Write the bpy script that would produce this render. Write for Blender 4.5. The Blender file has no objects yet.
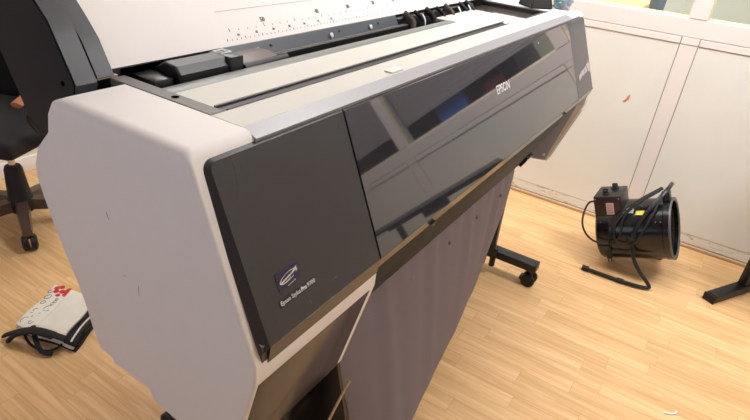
import bpy, bmesh, math, random
from mathutils import Vector, Matrix
random.seed(7)
scn = bpy.context.scene
COL = scn.collection

# ------------------------------------------------------------------ camera
CAM = Vector((-0.416, 0.0, 1.41))
RX = Vector((0.5443764686, -0.8339359142, 0.0905822912))      # image right
DN = Vector((-0.3647524920, -0.3325685136, -0.8696860372))    # image down
FW = Vector((0.7553872385, 0.4403964973, -0.4852226759))      # forward
cd = bpy.data.cameras.new('camera')
cd.sensor_width = 36.0
cd.lens = 554.5 / 750 * 36.0
cd.clip_start = 0.02
cam = bpy.data.objects.new('camera', cd)
COL.objects.link(cam)
up, bk = -DN, -FW
cam.matrix_world = Matrix(((RX.x, up.x, bk.x, CAM.x), (RX.y, up.y, bk.y, CAM.y), (RX.z, up.z, bk.z, CAM.z), (0, 0, 0, 1)))
scn.camera = cam

# ------------------------------------------------------------------ world, lights, exposure
w = bpy.data.worlds.new('world'); scn.world = w; w.use_nodes = True
w.node_tree.nodes['Background'].inputs['Color'].default_value = (0.9, 0.93, 1.0, 1)
w.node_tree.nodes['Background'].inputs['Strength'].default_value = 0.25
scn.view_settings.view_transform = 'Standard'
scn.view_settings.look = 'None'
scn.view_settings.gamma = 1.0
scn.view_settings.use_curve_mapping = False
scn.view_settings.exposure = 0.0

def area(name, loc, size, power, col, rot=(0, 0, 0)):
    l = bpy.data.lights.new(name, 'AREA'); l.shape = 'RECTANGLE'
    l.size, l.size_y = size; l.energy = power; l.color = col
    o = bpy.data.objects.new(name, l); COL.objects.link(o)
    o.location = loc; o.rotation_euler = rot
    return o
CEIL = 2.75
LAMPS = [(1.80, -0.95, 47), (1.70, 0.75, 30), (1.70, 2.2, 18)]
for lx, ly, e in LAMPS:
    area('ceiling_lamp_light', (lx, ly, CEIL - 0.075), (0.5, 1.1), e, (0.97, 0.98, 1.0))
area('adjacent_room_light', (3.9, 0.6, 2.55), (0.8, 1.6), 95, (0.97, 0.99, 1.0))
area('left_window_daylight', (-1.86, 0.9, 1.55), (1.3, 1.9), 4.2, (0.80, 0.86, 1.0), (0, -math.pi / 2, 0))  # added cool fill to brighten the printer's near side, no known source

# ------------------------------------------------------------------ material helpers
def lin(c):
    return tuple(((v / 255) / 12.92 if v / 255 <= 0.04045 else ((v / 255 + 0.055) / 1.055) ** 2.4) for v in c) + (1,)
MATS = {}
def mat(name, rgb, rough=0.5, metal=0.0, coat=0.0, noise=0.04, nscale=30.0, bump=0.0, bscale=200.0, spec=0.5, emit=0.0):
    if name in MATS: return MATS[name]
    m = bpy.data.materials.new(name); m.use_nodes = True
    nt = m.node_tree; b = nt.nodes['Principled BSDF']
    tc = nt.nodes.new('ShaderNodeTexCoord')
    nz = nt.nodes.new('ShaderNodeTexNoise'); nz.inputs['Scale'].default_value = nscale; nz.inputs['Detail'].default_value = 4
    nt.links.new(tc.outputs['Object'], nz.inputs['Vector'])
    hs = nt.nodes.new('ShaderNodeMix'); hs.data_type = 'RGBA'
    c = lin(rgb)
    hs.inputs[6].default_value = tuple(max(0, v * (1 - noise * 2)) for v in c[:3]) + (1,)
    hs.inputs[7].default_value = tuple(min(1, v * (1 + noise * 2)) for v in c[:3]) + (1,)
    nt.links.new(nz.outputs['Fac'], hs.inputs[0])
    nt.links.new(hs.outputs[2], b.inputs['Base Color'])
    b.inputs['Roughness'].default_value = rough
    b.inputs['Metallic'].default_value = metal
    b.inputs['Coat Weight'].default_value = coat
    b.inputs['Coat Roughness'].default_value = 0.05
    b.inputs['Specular IOR Level'].default_value = spec
    if emit:
        b.inputs['Emission Color'].default_value = c; b.inputs['Emission Strength'].default_value = emit
    if bump:
        n2 = nt.nodes.new('ShaderNodeTexNoise'); n2.inputs['Scale'].default_value = bscale; n2.inputs['Detail'].default_value = 3
        nt.links.new(tc.outputs['Object'], n2.inputs['Vector'])
        bp = nt.nodes.new('ShaderNodeBump'); bp.inputs['Strength'].default_value = bump; bp.inputs['Distance'].default_value = 0.002
        nt.links.new(n2.outputs['Fac'], bp.inputs['Height']); nt.links.new(bp.outputs['Normal'], b.inputs['Normal'])
    MATS[name] = m
    return m

M_white = mat('printer_white', (222, 217, 215), 0.55, noise=0.01, bump=0.05, bscale=900)
M_deck = mat('deck_white', (192, 190, 182), 0.45, noise=0.01)
M_silver = mat('silver_trim', (144, 143, 146), 0.4, metal=0.1, noise=0.01)
M_cover = mat('charcoal_cover', (46, 45, 48), 0.42, noise=0.03, nscale=12, bump=0.12, bscale=500)
M_lid = mat('glossy_dark_lid', (42, 42, 47), 0.03, noise=0.01, spec=0.9, coat=0.5)
M_lidframe = mat('far_grey_cover', (74, 74, 79), 0.32, noise=0.02, bump=0.1, bscale=500)
M_fascia = mat('fascia_dark_grey', (44, 50, 58), 0.55, noise=0.02, spec=.12)
M_gloss = mat('dark_gloss_plastic', (60, 50, 46), 0.16, noise=0.03, spec=0.4)
M_arm = mat('arm_charcoal', (48, 48, 53), 0.38, noise=0.02, bump=0.1, bscale=600)
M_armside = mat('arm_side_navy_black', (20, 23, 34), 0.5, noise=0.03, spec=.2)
M_black = mat('black_plastic', (22, 22, 24), 0.35, noise=0.05)
M_blackm = mat('black_metal', (19, 19, 21), 0.35, noise=0.04, bump=0.1)
M_rubber = mat('black_rubber', (18, 18, 19), 0.6, noise=0.05)
M_slot = mat('slot_dark_grey', (40, 39, 40), 0.4, noise=0.05)
M_rail = mat('grey_rail', (94, 91, 89), 0.42, noise=0.02)
M_guide = mat('paper_guide_grey', (106, 110, 106), 0.36, noise=0.02)
M_innergrey = mat('inner_blue_grey', (176, 180, 200), 0.4, noise=0.02)
M_plate = mat('blue_grey_plate', (70, 77, 83), 0.35, noise=0.03)
M_ink = mat('printed_ink', (112, 106, 105), 0.6)
M_inklight = mat('printed_ink_light', (178, 168, 165), 0.6)
M_lettering = mat('white_lettering', (225, 225, 228), 0.35)
M_chrome = mat('chrome', (205, 205, 210), 0.2, metal=0.9)
M_navy = mat('navy_sticker', (28, 28, 60), 0.3, noise=0.1)
M_bronze = mat('brown_smoked_plastic', (84, 72, 66), 0.4, noise=0.06)
M_brass = mat('brass_rod', (190, 165, 130), 0.35, metal=0.5)
M_cream = mat('wall_cream', (224, 214, 196), 0.6, noise=0.02, nscale=3)
M_ceil = mat('ceiling_white', (236, 234, 228), 0.7, noise=0.01)
M_frame = mat('frame_paint', (238, 231, 229), 0.45, noise=0.015, nscale=6)
M_gap = mat('brown_gap', (158, 138, 104), 0.6, noise=0.05)
M_bead = mat('cream_bead', (236, 222, 178), 0.5)
M_red = mat('cherry_red', (205, 48, 44), 0.6)
M_canvas = mat('canvas_cloth', (232, 226, 214), 0.85, noise=0.03, bump=0.3, bscale=1500)
M_fabblack = mat('black_fabric', (20, 20, 23), 0.8, noise=0.1, bump=0.2)
M_wood = mat('armrest_wood', (150, 92, 56), 0.4, noise=0.12, nscale=20)
M_brownmetal = mat('worn_chair_base', (88, 70, 64), 0.3, noise=0.2, nscale=25)
M_pine = mat('pine_board', (214, 170, 118), 0.5, noise=0.08, nscale=8)
M_pale = mat('pale_green_wall', (212, 224, 218), 0.7, noise=0.02)
M_bluebox = mat('blue_plastic', (60, 105, 190), 0.4, noise=0.1)
M_bluegrey = mat('blue_grey_plastic', (128, 142, 156), 0.4)
M_paper = mat('white_paper', (235, 236, 238), 0.7)
M_darkcab = mat('dark_cabinet', (20, 21, 26), 0.5, noise=0.1)
M_blind = mat('blind_grey', (172, 164, 172), 0.6)
M_yellow = mat('yellow_sticker', (215, 205, 60), 0.5)
M_label = mat('pale_label', (215, 190, 188), 0.5)
M_orange = mat('orange_smear', (220, 140, 112), 0.7, noise=0.2, nscale=60)
M_lamp = mat('lamp_diffuser', (255, 248, 235), 0.5, emit=3.0)

# shell side: tiny warm/cool variation only
def cloth_mat():
    m = mat('curtain_fabric', (152, 138, 144), 0.8, noise=0.03, nscale=10, bump=0.35, bscale=1200)
    m.node_tree.nodes['Principled BSDF'].inputs['Sheen Weight'].default_value = 0.2
    return m
M_cloth = cloth_mat()

def floor_mat():
    m = bpy.data.materials.new('oak_parquet'); m.use_nodes = True
    nt = m.node_tree; N = nt.nodes; Lk = nt.links; b = N['Principled BSDF']
    tc = N.new('ShaderNodeTexCoord'); sp = N.new('ShaderNodeSeparateXYZ'); cb = N.new('ShaderNodeCombineXYZ')
    Lk.new(tc.outputs['Object'], sp.inputs[0]); Lk.new(sp.outputs['Y'], cb.inputs['X']); Lk.new(sp.outputs['X'], cb.inputs['Y'])
    fl = N.new('ShaderNodeMath'); fl.operation = 'DIVIDE'; fl.inputs[1].default_value = .068
    f2 = N.new('ShaderNodeMath'); f2.operation = 'FLOOR'; wn = N.new('ShaderNodeTexWhiteNoise'); wn.noise_dimensions = '1D'
    ma = N.new('ShaderNodeMath'); ma.operation = 'MULTIPLY_ADD'; ma.inputs[1].default_value = .43
    Lk.new(sp.outputs['X'], fl.inputs[0]); Lk.new(fl.outputs[0], f2.inputs[0]); Lk.new(f2.outputs[0], wn.inputs['W'])
    Lk.new(wn.outputs['Value'], ma.inputs[0]); Lk.new(sp.outputs['Y'], ma.inputs[2]); Lk.new(ma.outputs[0], cb.inputs['X'])
    def brick(wd, rh, off, mort):
        br = N.new('ShaderNodeTexBrick'); br.offset = off; br.offset_frequency = 2; br.squash = 1
        br.inputs['Scale'].default_value = 1; br.inputs['Brick Width'].default_value = wd; br.inputs['Row Height'].default_value = rh
        br.inputs['Mortar Size'].default_value = mort; br.inputs['Mortar Smooth'].default_value = 0.3; br.inputs['Bias'].default_value = 0
        br.inputs['Color1'].default_value = (0, 0, 0, 1); br.inputs['Color2'].default_value = (1, 1, 1, 1); br.inputs['Mortar'].default_value = (0.0, 0.0, 0.0, 1)
        Lk.new(cb.outputs[0], br.inputs['Vector']); return br
    br = brick(0.43, 0.068, 0.0, 0.0006)
    # grain: noise stretched along the plank, shifted per plank
    mp = N.new('ShaderNodeMapping'); mp.inputs['Scale'].default_value = (2.2, 38, 1)
    add = N.new('ShaderNodeVectorMath'); add.operation = 'MULTIPLY_ADD'; add.inputs[1].default_value = (7, 3, 5)
    Lk.new(br.outputs['Color'], add.inputs[0]); Lk.new(cb.outputs[0], mp.inputs['Vector']); Lk.new(mp.outputs[0], add.inputs[2])
    g = N.new('ShaderNodeTexNoise'); g.inputs['Scale'].default_value = 1.6; g.inputs['Detail'].default_value = 6; g.inputs['Distortion'].default_value = 0.7
    Lk.new(add.outputs[0], g.inputs['Vector'])
    r = N.new('ShaderNodeValToRGB'); r.color_ramp.elements[0].position = 0.3; r.color_ramp.elements[1].position = 0.72
    r.color_ramp.elements[0].color = lin((216, 170, 118)); r.color_ramp.elements[1].color = lin((245, 207, 156))
    Lk.new(g.outputs['Fac'], r.inputs['Fac'])
    # tone per plank
    mx = N.new('ShaderNodeMix'); mx.data_type = 'RGBA'; mx.blend_type = 'MULTIPLY'; mx.inputs[0].default_value = 1
    r2 = N.new('ShaderNodeValToRGB'); r2.color_ramp.elements[0].color = (0.86, 0.83, 0.78, 1); r2.color_ramp.elements[1].color = (1, 1, 1, 1)
    Lk.new(br.outputs['Color'], r2.inputs['Fac']); Lk.new(r.outputs['Color'], mx.inputs[6]); Lk.new(r2.outputs['Color'], mx.inputs[7])
    mo = N.new('ShaderNodeMix'); mo.data_type = 'RGBA'; mo.inputs[7].default_value = lin((150, 105, 62))
    mf = N.new('ShaderNodeMath'); mf.operation = 'MULTIPLY'; mf.inputs[1].default_value = 0.55
    Lk.new(br.outputs['Fac'], mf.inputs[0]); Lk.new(mf.outputs[0], mo.inputs[0]); Lk.new(mx.outputs[2], mo.inputs[6])
    Lk.new(mo.outputs[2], b.inputs['Base Color'])
    b.inputs['Roughness'].default_value = 0.42; b.inputs['Specular IOR Level'].default_value = 0.35
    bp = N.new('ShaderNodeBump'); bp.inputs['Strength'].default_value = 0.08; bp.inputs['Distance'].default_value = 0.001
    Lk.new(g.outputs['Fac'], bp.inputs['Height']); Lk.new(bp.outputs[0], b.inputs['Normal'])
    return m
M_floor = floor_mat()

def panel_mat(name, rgb, stain):
    """painted board with faint scuffs; stain adds brown scratches (skirting)"""
    m = bpy.data.materials.new(name); m.use_nodes = True
    nt = m.node_tree; N = nt.nodes; Lk = nt.links; b = N['Principled BSDF']
    tc = N.new('ShaderNodeTexCoord'); mp = N.new('ShaderNodeMapping')
    mp.inputs['Scale'].default_value = (1, 1.6, 9) if stain else (1, 1, 1)
    Lk.new(tc.outputs['Object'], mp.inputs['Vector'])
    n = N.new('ShaderNodeTexNoise'); n.inputs['Scale'].default_value = 3.0; n.inputs['Detail'].default_value = 5; n.inputs['Distortion'].default_value = 0.6
    Lk.new(mp.outputs[0], n.inputs['Vector'])
    r = N.new('ShaderNodeValToRGB')
    e = r.color_ramp.elements
    c = lin(rgb)
    if stain:
        e[0].position = 0.47; e[0].color = c; e[1].position = 0.53; e[1].color = c
        k = e.new(0.497); k.color = lin((176, 150, 120)); 
        k2 = e.new(0.485); k2.color = c; k3 = e.new(0.509); k3.color = c
    else:
        e[0].position = 0.3; e[0].color = tuple(v * 0.95 for v in c[:3]) + (1,); e[1].position = 0.65; e[1].color = c
    Lk.new(n.outputs['Fac'], r.inputs['Fac']); Lk.new(r.outputs[0], b.inputs['Base Color'])
    b.inputs['Roughness'].default_value = 0.45
    return m
M_panel = panel_mat('painted_panel', (236, 236, 231), False)
M_skirt = panel_mat('scuffed_skirting', (234, 231, 224), True)

def glass_mat():
    m = bpy.data.materials.new('window_glass'); m.use_nodes = True
    nt = m.node_tree; N = nt.nodes; N.remove(N['Principled BSDF'])
    fr = N.new('ShaderNodeFresnel'); fr.inputs[0].default_value = 1.45
    t = N.new('ShaderNodeBsdfTransparent'); t.inputs[0].default_value = (0.95, 0.96, 0.955, 1)
    g = N.new('ShaderNodeBsdfGlossy'); g.inputs['Roughness'].default_value = 0.03
    mx = N.new('ShaderNodeMixShader'); ge = N.new('ShaderNodeNewGeometry'); iv = N.new('ShaderNodeMath'); iv.operation = 'SUBTRACT'; iv.inputs[0].default_value = 1
    ml = N.new('ShaderNodeMath'); ml.operation = 'MULTIPLY'
    nt.links.new(ge.outputs['Backfacing'], iv.inputs[1]); nt.links.new(iv.outputs[0], ml.inputs[0]); nt.links.new(fr.outputs[0], ml.inputs[1])
    nt.links.new(ml.outputs[0], mx.inputs[0]); nt.links.new(t.outputs[0], mx.inputs[1]); nt.links.new(g.outputs[0], mx.inputs[2])
    nt.links.new(mx.outputs[0], N['Material Output'].inputs[0])
    return m
M_glass = glass_mat()

def film_mat():
    m = bpy.data.materials.new('clear_film'); m.use_nodes = True
    nt = m.node_tree; N = nt.nodes; b = N['Principled BSDF']
    tc = N.new('ShaderNodeTexCoord'); n = N.new('ShaderNodeTexNoise'); n.inputs['Scale'].default_value = 14
    nt.links.new(tc.outputs['Object'], n.inputs['Vector'])
    r = N.new('ShaderNodeValToRGB'); r.color_ramp.elements[0].position = 0.42; r.color_ramp.elements[0].color = lin((120, 160, 168)); r.color_ramp.elements[1].position = 0.6; r.color_ramp.elements[1].color = lin((205, 190, 200))
    nt.links.new(n.outputs['Fac'], r.inputs['Fac']); nt.links.new(r.outputs[0], b.inputs['Base Color'])
    b.inputs['Roughness'].default_value = 0.15; b.inputs['Alpha'].default_value = 0.8
    return m
M_film = film_mat()

# ------------------------------------------------------------------ mesh helpers
def new(): return bmesh.new()
def box(bm, x0, x1, y0, y1, z0, z1, bev=0.0, seg=2):
    vs = [bm.verts.new((x, y, z)) for x in (x0, x1) for y in (y0, y1) for z in (z0, z1)]
    F = [(0, 1, 3, 2), (4, 6, 7, 5), (0, 4, 5, 1), (2, 3, 7, 6), (0, 2, 6, 4), (1, 5, 7, 3)]
    fs = [bm.faces.new([vs[i] for i in f]) for f in F]
    if bev:
        es = list({e for f in fs for e in f.edges})
        bmesh.ops.bevel(bm, geom=es, offset=bev, segments=seg, profile=0.5, affect='EDGES')
def obox(bm, c, ax, ay, az, sx, sy, sz, bev=0.0):
    """oriented box: centre, unit axes, full sizes"""
    t = bmesh.new(); box(t, -sx / 2, sx / 2, -sy / 2, sy / 2, -sz / 2, sz / 2, bev)
    M = Matrix.Identity(4)
    for i, a in enumerate((ax, ay, az)):
        for k in range(3): M[k][i] = a[k]
    for k in range(3): M[k][3] = c[k]
    bmesh.ops.transform(t, matrix=M, verts=t.verts)
    merge(bm, t)
def merge(bm, t):
    me = bpy.data.meshes.new('tmp'); t.to_mesh(me); t.free(); bm.from_mesh(me); bpy.data.meshes.remove(me)
def prism(bm, prof, x0, x1, bev0=0.0, seg=4, allbev=0.0):
    """(y,z) profile swept along x; bev0 rounds the rim at x0"""
    n = len(prof)
    a = [bm.verts.new((x0, y, z)) for y, z in prof]; b = [bm.verts.new((x1, y, z)) for y, z in prof]
    fa = bm.faces.new(a); fb = bm.faces.new(b[::-1])
    for i in range(n): bm.faces.new((a[i], b[i], b[(i + 1) % n], a[(i + 1) % n]))
    if bev0: bmesh.ops.bevel(bm, geom=list(fa.edges), offset=bev0, segments=seg, profile=0.5, affect='EDGES')
    elif allbev:
        bmesh.ops.bevel(bm, geom=list(fa.edges) + list(fb.edges), offset=allbev, segments=2, profile=0.5, affect='EDGES')
def rim_prism(bm, prof, x0, x1, rad, seg=6):
    """profile swept x0..x1 whose rim at x0 is rounded with a radius per vertex"""
    n = len(prof); P = [Vector(p) for p in prof]
    area_ = sum(P[i].x * P[(i + 1) % n].y - P[(i + 1) % n].x * P[i].y for i in range(n)); sg = 1 if area_ > 0 else -1
    inw = []
    for i in range(n):
        d0 = (P[i] - P[i - 1]).normalized(); d1 = (P[(i + 1) % n] - P[i]).normalized()
        n0 = Vector((-d0.y, d0.x)) * sg; n1 = Vector((-d1.y, d1.x)) * sg
        m_ = n0 + n1; m_ = m_ / max(m_.dot(n0), .35) if m_.length > 1e-6 else n0
        inw.append(m_)
    loops = [[bm.verts.new((x1, p.x, p.y)) for p in P]]
    for k in range(seg + 1):
        a = math.pi / 2 * k / seg
        loops.append([bm.verts.new((x0 + r * (1 - math.sin(a)), p.x + w_.x * r * (1 - math.cos(a)), p.y + w_.y * r * (1 - math.cos(a)))) for p, w_, r in zip(P, inw, rad)])
    for A, B in zip(loops, loops[1:]):
        for i in range(n): bm.faces.new((A[i], A[(i + 1) % n], B[(i + 1) % n], B[i]))
    bm.faces.new(loops[0][::-1]); bm.faces.new(loops[-1])
def frame_of(d):
    d = Vector(d).normalized()
    u = Vector((0, 0, 1)) if abs(d.z) < 0.9 else Vector((1, 0, 0))
    s = d.cross(u).normalized(); return s, s.cross(d).normalized()
def cyl(bm, p0, p1, r0, r1=None, n=20, caps=True):
    p0, p1 = Vector(p0), Vector(p1); r1 = r0 if r1 is None else r1
    s, t = frame_of(p1 - p0)
    A, B = [], []
    for i in range(n):
        a = 2 * math.pi * i / n; v = s * math.cos(a) + t * math.sin(a)
        A.append(bm.verts.new(p0 + v * r0)); B.append(bm.verts.new(p1 + v * r1))
    for i in range(n): bm.faces.new((A[i], B[i], B[(i + 1) % n], A[(i + 1) % n]))
    if caps: bm.faces.new(A); bm.faces.new(B[::-1])
def tube(bm, pts, r, n=8, smooth=3, flat=1.0):
    P = [Vector(p) for p in pts]
    for _ in range(smooth):
        Q = [P[0]]
        for a, b in zip(P, P[1:]): Q += [a * 0.75 + b * 0.25, a * 0.25 + b * 0.75]
        Q.append(P[-1]); P = Q
    rings = []; s0 = None
    for i, p in enumerate(P):
        d = (P[min(i + 1, len(P) - 1)] - P[max(i - 1, 0)]).normalized()
        if s0 is None: s0, t0 = frame_of(d)
        s0 = (s0 - d * s0.dot(d)).normalized(); t0 = d.cross(s0).normalized()
        rings.append([bm.verts.new(p + s0 * math.cos(2 * math.pi * k / n) * r + t0 * math.sin(2 * math.pi * k / n) * r * flat) for k in range(n)])
    for A, B in zip(rings, rings[1:]):
        for k in range(n): bm.faces.new((A[k], A[(k + 1) % n], B[(k + 1) % n], B[k]))
    bm.faces.new(rings[0][::-1]); bm.faces.new(rings[-1])
def lathe(bm, base, axis, prof, n=36, caps=True):
    """prof: list of (distance along axis, radius)"""
    base = Vector(base); a = Vector(axis).normalized(); s, t = frame_of(a)
    rings = []
    for h, r in prof:
        rings.append([bm.verts.new(base + a * h + (s * math.cos(2 * math.pi * k / n) + t * math.sin(2 * math.pi * k / n)) * max(r, 1e-4)) for k in range(n)])
    for A, B in zip(rings, rings[1:]):
        for k in range(n): bm.faces.new((A[k], B[k], B[(k + 1) % n], A[(k + 1) % n]))
    if caps: bm.faces.new(rings[0]); bm.faces.new(rings[-1][::-1])
def slab(bm, outer, inner, back):
    """lofts closed loops: back -> outer -> inner, capped"""
    L = [[bm.verts.new(p) for p in lp] for lp in (back, outer, inner)]
    n = len(outer)
    for A, B in zip(L, L[1:]):
        for i in range(n): bm.faces.new((A[i], A[(i + 1) % n], B[(i + 1) % n], B[i]))
    bm.faces.new(L[0][::-1]); bm.faces.new(L[-1])

def wloc(o):
    v = Vector((0, 0, 0))
    while o is not None: v = v + o.location; o = o.parent
    return v
def obj(name, bm, m, parent=None, sharp=35, fix=True, label=None):
    if fix: bmesh.ops.recalc_face_normals(bm, faces=bm.faces)
    me = bpy.data.meshes.new(name)
    if parent is None:
        xs = [v.co.x for v in bm.verts]; ys = [v.co.y for v in bm.verts]; zs = [v.co.z for v in bm.verts]
        org = Vector(((min(xs) + max(xs)) / 2, (min(ys) + max(ys)) / 2, min(zs)))
        if name in ('floor',) : org = Vector((0, 0, 0))
    else: org = wloc(parent)
    bmesh.ops.translate(bm, vec=-org, verts=bm.verts)
    bm.to_mesh(me); bm.free()
    me.materials.append(m)
    me.polygons.foreach_set('use_smooth', [True] * len(me.polygons))
    me.set_sharp_from_angle(angle=math.radians(sharp))
    o = bpy.data.objects.new(name, me); COL.objects.link(o)
    if parent is None: o.location = org
    else: o.parent = parent
    if label: o['label'] = label
    return o
def thing(name, label, cat, loc=(0, 0, 0), group=None):
    o = bpy.data.objects.new(name, None); COL.objects.link(o); o.empty_display_size = 0.1
    o.location = loc; o['label'] = label; o['category'] = cat
    if group: o['group'] = group
    return o
def tag(o, label, cat, group=None):
    o['label'] = label; o['category'] = cat
    if group: o['group'] = group
    return o
def struct(name, bm, m, parent=None, label=None):
    o = obj(name, bm, m, parent)
    if parent is None: o['kind'] = 'structure'
    if label: o['label'] = label
    return o
def text(name, body, size, org, xa, ya, m, parent, bold=0.0, shear=0.0, ext=0.0004, align='LEFT', width=None):
    c = bpy.data.curves.new(name, 'FONT'); c.body = body; c.size = size; c.extrude = ext; c.offset = bold; c.shear = shear
    c.align_x = align; c.resolution_u = 3
    t = bpy.data.objects.new('t', c)
    COL.objects.link(t); dg = bpy.context.evaluated_depsgraph_get(); dg.update()
    me = bpy.data.meshes.new_from_object(t.evaluated_get(dg))
    bpy.data.objects.remove(t); bpy.data.curves.remove(c)
    xa, ya = Vector(xa).normalized(), Vector(ya).normalized(); za = xa.cross(ya)
    M = Matrix.Identity(4)
    for i, a in enumerate((xa, ya, za)):
        for k in range(3): M[k][i] = a[k]
    for k in range(3): M[k][3] = org[k]
    bm = bmesh.new(); bm.from_mesh(me); bpy.data.meshes.remove(me)
    if width:
        mx_ = max(v.co.x for v in bm.verts); mn_ = min(v.co.x for v in bm.verts)
        for v in bm.verts: v.co.x = (v.co.x - mn_) * width / (mx_ - mn_)
    bmesh.ops.transform(bm, matrix=M, verts=bm.verts)
    return obj(name, bm, m, parent, fix=False)

# ================================================================== SETTING
WX = 2.555
XL, YF, YB = -1.9, -2.6, 2.9
bm = new(); box(bm, XL - 0.1, 6.2, YF - 0.1, YB + 0.1, -0.08, 0.0); struct('floor', bm, M_floor)
bm = new(); box(bm, XL - 0.1, 6.2, YF - 0.1, YB + 0.1, CEIL, CEIL + 0.08); struct('ceiling', bm, M_ceil)
bm = new(); box(bm, XL - 0.1, XL, YF - 0.1, YB + 0.1, 0, CEIL); struct('wall_left', bm, mat('wall_slate', (104, 106, 118), .7))
bm = new(); box(bm, XL, 6.2, YB, YB + 0.1, 0, CEIL); struct('wall_back', bm, M_cream)
bm = new(); box(bm, XL, 6.2, YF - 0.1, YF, 0, CEIL); struct('wall_front', bm, M_cream)
bm = new(); box(bm, 6.1, 6.2, YF, YB, 0, CEIL); struct('wall_next_room', bm, M_pale)
bm = new(); box(bm, XL + 0.0, WX, YB - 0.014, YB, 0, 0.08, 0.003); struct('baseboard_back', bm, M_frame)
# far partition: backing wall with panel boards in front, windows above
bm = new(); box(bm, WX + 0.012, WX + 0.11, YF, YB, 0, 0.999); struct('wall_right', bm, M_gap)
bm = new(); box(bm, WX + 0.0, WX + 0.11, YF, YB, 2.1, CEIL); struct('wall_right_top', bm, M_frame)
STUDS = [-2.35, -1.0 - 0.04, 0.133, 1.30, 2.47]
SW = 0.074
k = 0
edges = []
for i in range(len(STUDS) - 1): edges.append((STUDS[i] + SW, STUDS[i + 1]))
edges = [(YF, STUDS[0])] + edges + [(STUDS[-1] + SW, YB)]
n_t = 1
for (a, b) in edges:
    g = 0.003
    bm = new(); box(bm, WX, WX + 0.02, a + g, b - g, 0.0705, 0.9655, 0.0012, 1); struct('trim_%d' % n_t, bm, M_panel); n_t += 1
    bm = new(); box(bm, WX - 0.004, WX + 0.02, a + g, b - g, 0.967, 0.997, 0.0015, 1); struct('trim_%d' % n_t, bm, M_frame); n_t += 1
for s in STUDS:
    bm = new(); box(bm, WX - 0.001, WX + 0.02, s, s + SW, 0.0705, 0.9655, 0.001, 1)
    box(bm, WX - 0.003, WX + 0.02, s, s + SW, 0.967, 1.0, 0.001, 1)
    struct('trim_%d' % n_t, bm, M_frame); n_t += 1
bm = new(); box(bm, WX - 0.004, WX + 0.1, YF, YB, 0.9992, 1.079, 0.002, 1); struct('trim_%d' % n_t, bm, M_frame); n_t += 1
bm = new(); box(bm, WX + 0.001, WX + 0.012, YF, YB, 0.018, 0.0685, 0.0015, 1); struct('baseboard_right', bm, M_skirt)
bm = new(); box(bm, WX - 0.016, WX + 0.001, YF, YB, 0.0, 0.017, 0.003, 1); struct('trim_%d' % n_t, bm, mat('floor_edge_strip', (196, 166, 126), .5)); n_t += 1
# windows: frame with bead and pane each
for i in range(len(STUDS)):
    s = STUDS[i]
    bm = new(); box(bm, WX - 0.006, WX + 0.1, s, s + SW, 1.0792, 2.1, 0.002, 1); struct('trim_%d' % n_t, bm, M_frame); n_t += 1
nw = 1
for (a, b) in edges[1:-1]:
    root = bpy.data.objects.new('window_%d' % nw, None); COL.objects.link(root); root.location = (WX, (a + b) / 2, 1.08); root['kind'] = 'structure'
    bm = new()
    for (y0, y1, z0, z1) in ((a, b, 1.079, 1.087), (a, b, 2.085, 2.1), (a, a + 0.006, 1.087, 2.085), (b - 0.006, b, 1.087, 2.085)):
        box(bm, WX + 0.012, WX + 0.03, y0 + .0005, y1 - .0005, z0 + .0005, z1 - .0005, 0.001, 1)
    obj('window_bead', bm, M_bead, root)
    bm = new(); box(bm, WX + 0.034, WX + 0.038, a + 0.002, b - 0.002, 1.0805, 2.098); obj('window_pane', bm, M_glass, root)
    nw += 1
# blinds hung just behind the panes
labs = ['grey slatted blind behind the rightmost window of the panelled wall',
        'grey slatted blind lowered behind the middle window of the panelled wall',
        'grey slatted blind behind the window left of the wall post, above the heater',
        'grey slatted blind behind the leftmost window of the panelled wall']
for i, (a, b) in enumerate(edges[1:-1]):
    t = thing('window_blind', labs[i], 'window blind', (WX + 0.07, (a + b) / 2, 1.21), 'blinds behind the partition windows')
    bm = new(); box(bm, WX + 0.055, WX + 0.085, a + .01, b - .01, 2.04, 2.075, 0.003); obj('headrail', bm, M_frame, t)
    bm = new()
    z = 1.225
    while z < 2.03:
        obox(bm, (WX + 0.07, (a + b) / 2, z), (1, 0, 0), (0, 1, 0), (0, 0, 1), 0.004, b - a - .03, 0.034); z += 0.036
    obj('slats', bm, M_blind, t)
    bm = new(); box(bm, WX + 0.062, WX + 0.078, a + .012, b - .012, 1.19, 1.205, 0.002)
    obj('bottom_rail', bm, M_blind, t)
# unseen window added behind the camera to dress the cool fill light
root = bpy.data.objects.new('window_%d' % nw, None); COL.objects.link(root); root.location = (XL, .9, .9); root['kind'] = 'structure'
bm = new()
for (y0, y1, z0, z1) in ((-.10, 1.90, .84, .90), (-.10, 1.90, 2.20, 2.26), (-.10, -.05, .901, 2.199), (1.85, 1.90, .901, 2.199), (.88, .92, .901, 2.199)):
    box(bm, XL + .0005, XL + .035, y0, y1, z0, z1, .002, 1)
obj('window_frame', bm, M_frame, root)
bm = new(); box(bm, XL + .002, XL + .008, -.049, .879, .901, 2.199); obj('window_pane', bm, mat('daylit_pane', (215, 228, 255), .3, emit=1.0), root)  # glowing pane of the added window, not a known daylight source
bm = new(); box(bm, XL + .002, XL + .008, .921, 1.849, .901, 2.199); obj('window_pane', bm, MATS['daylit_pane'], root)
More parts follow.
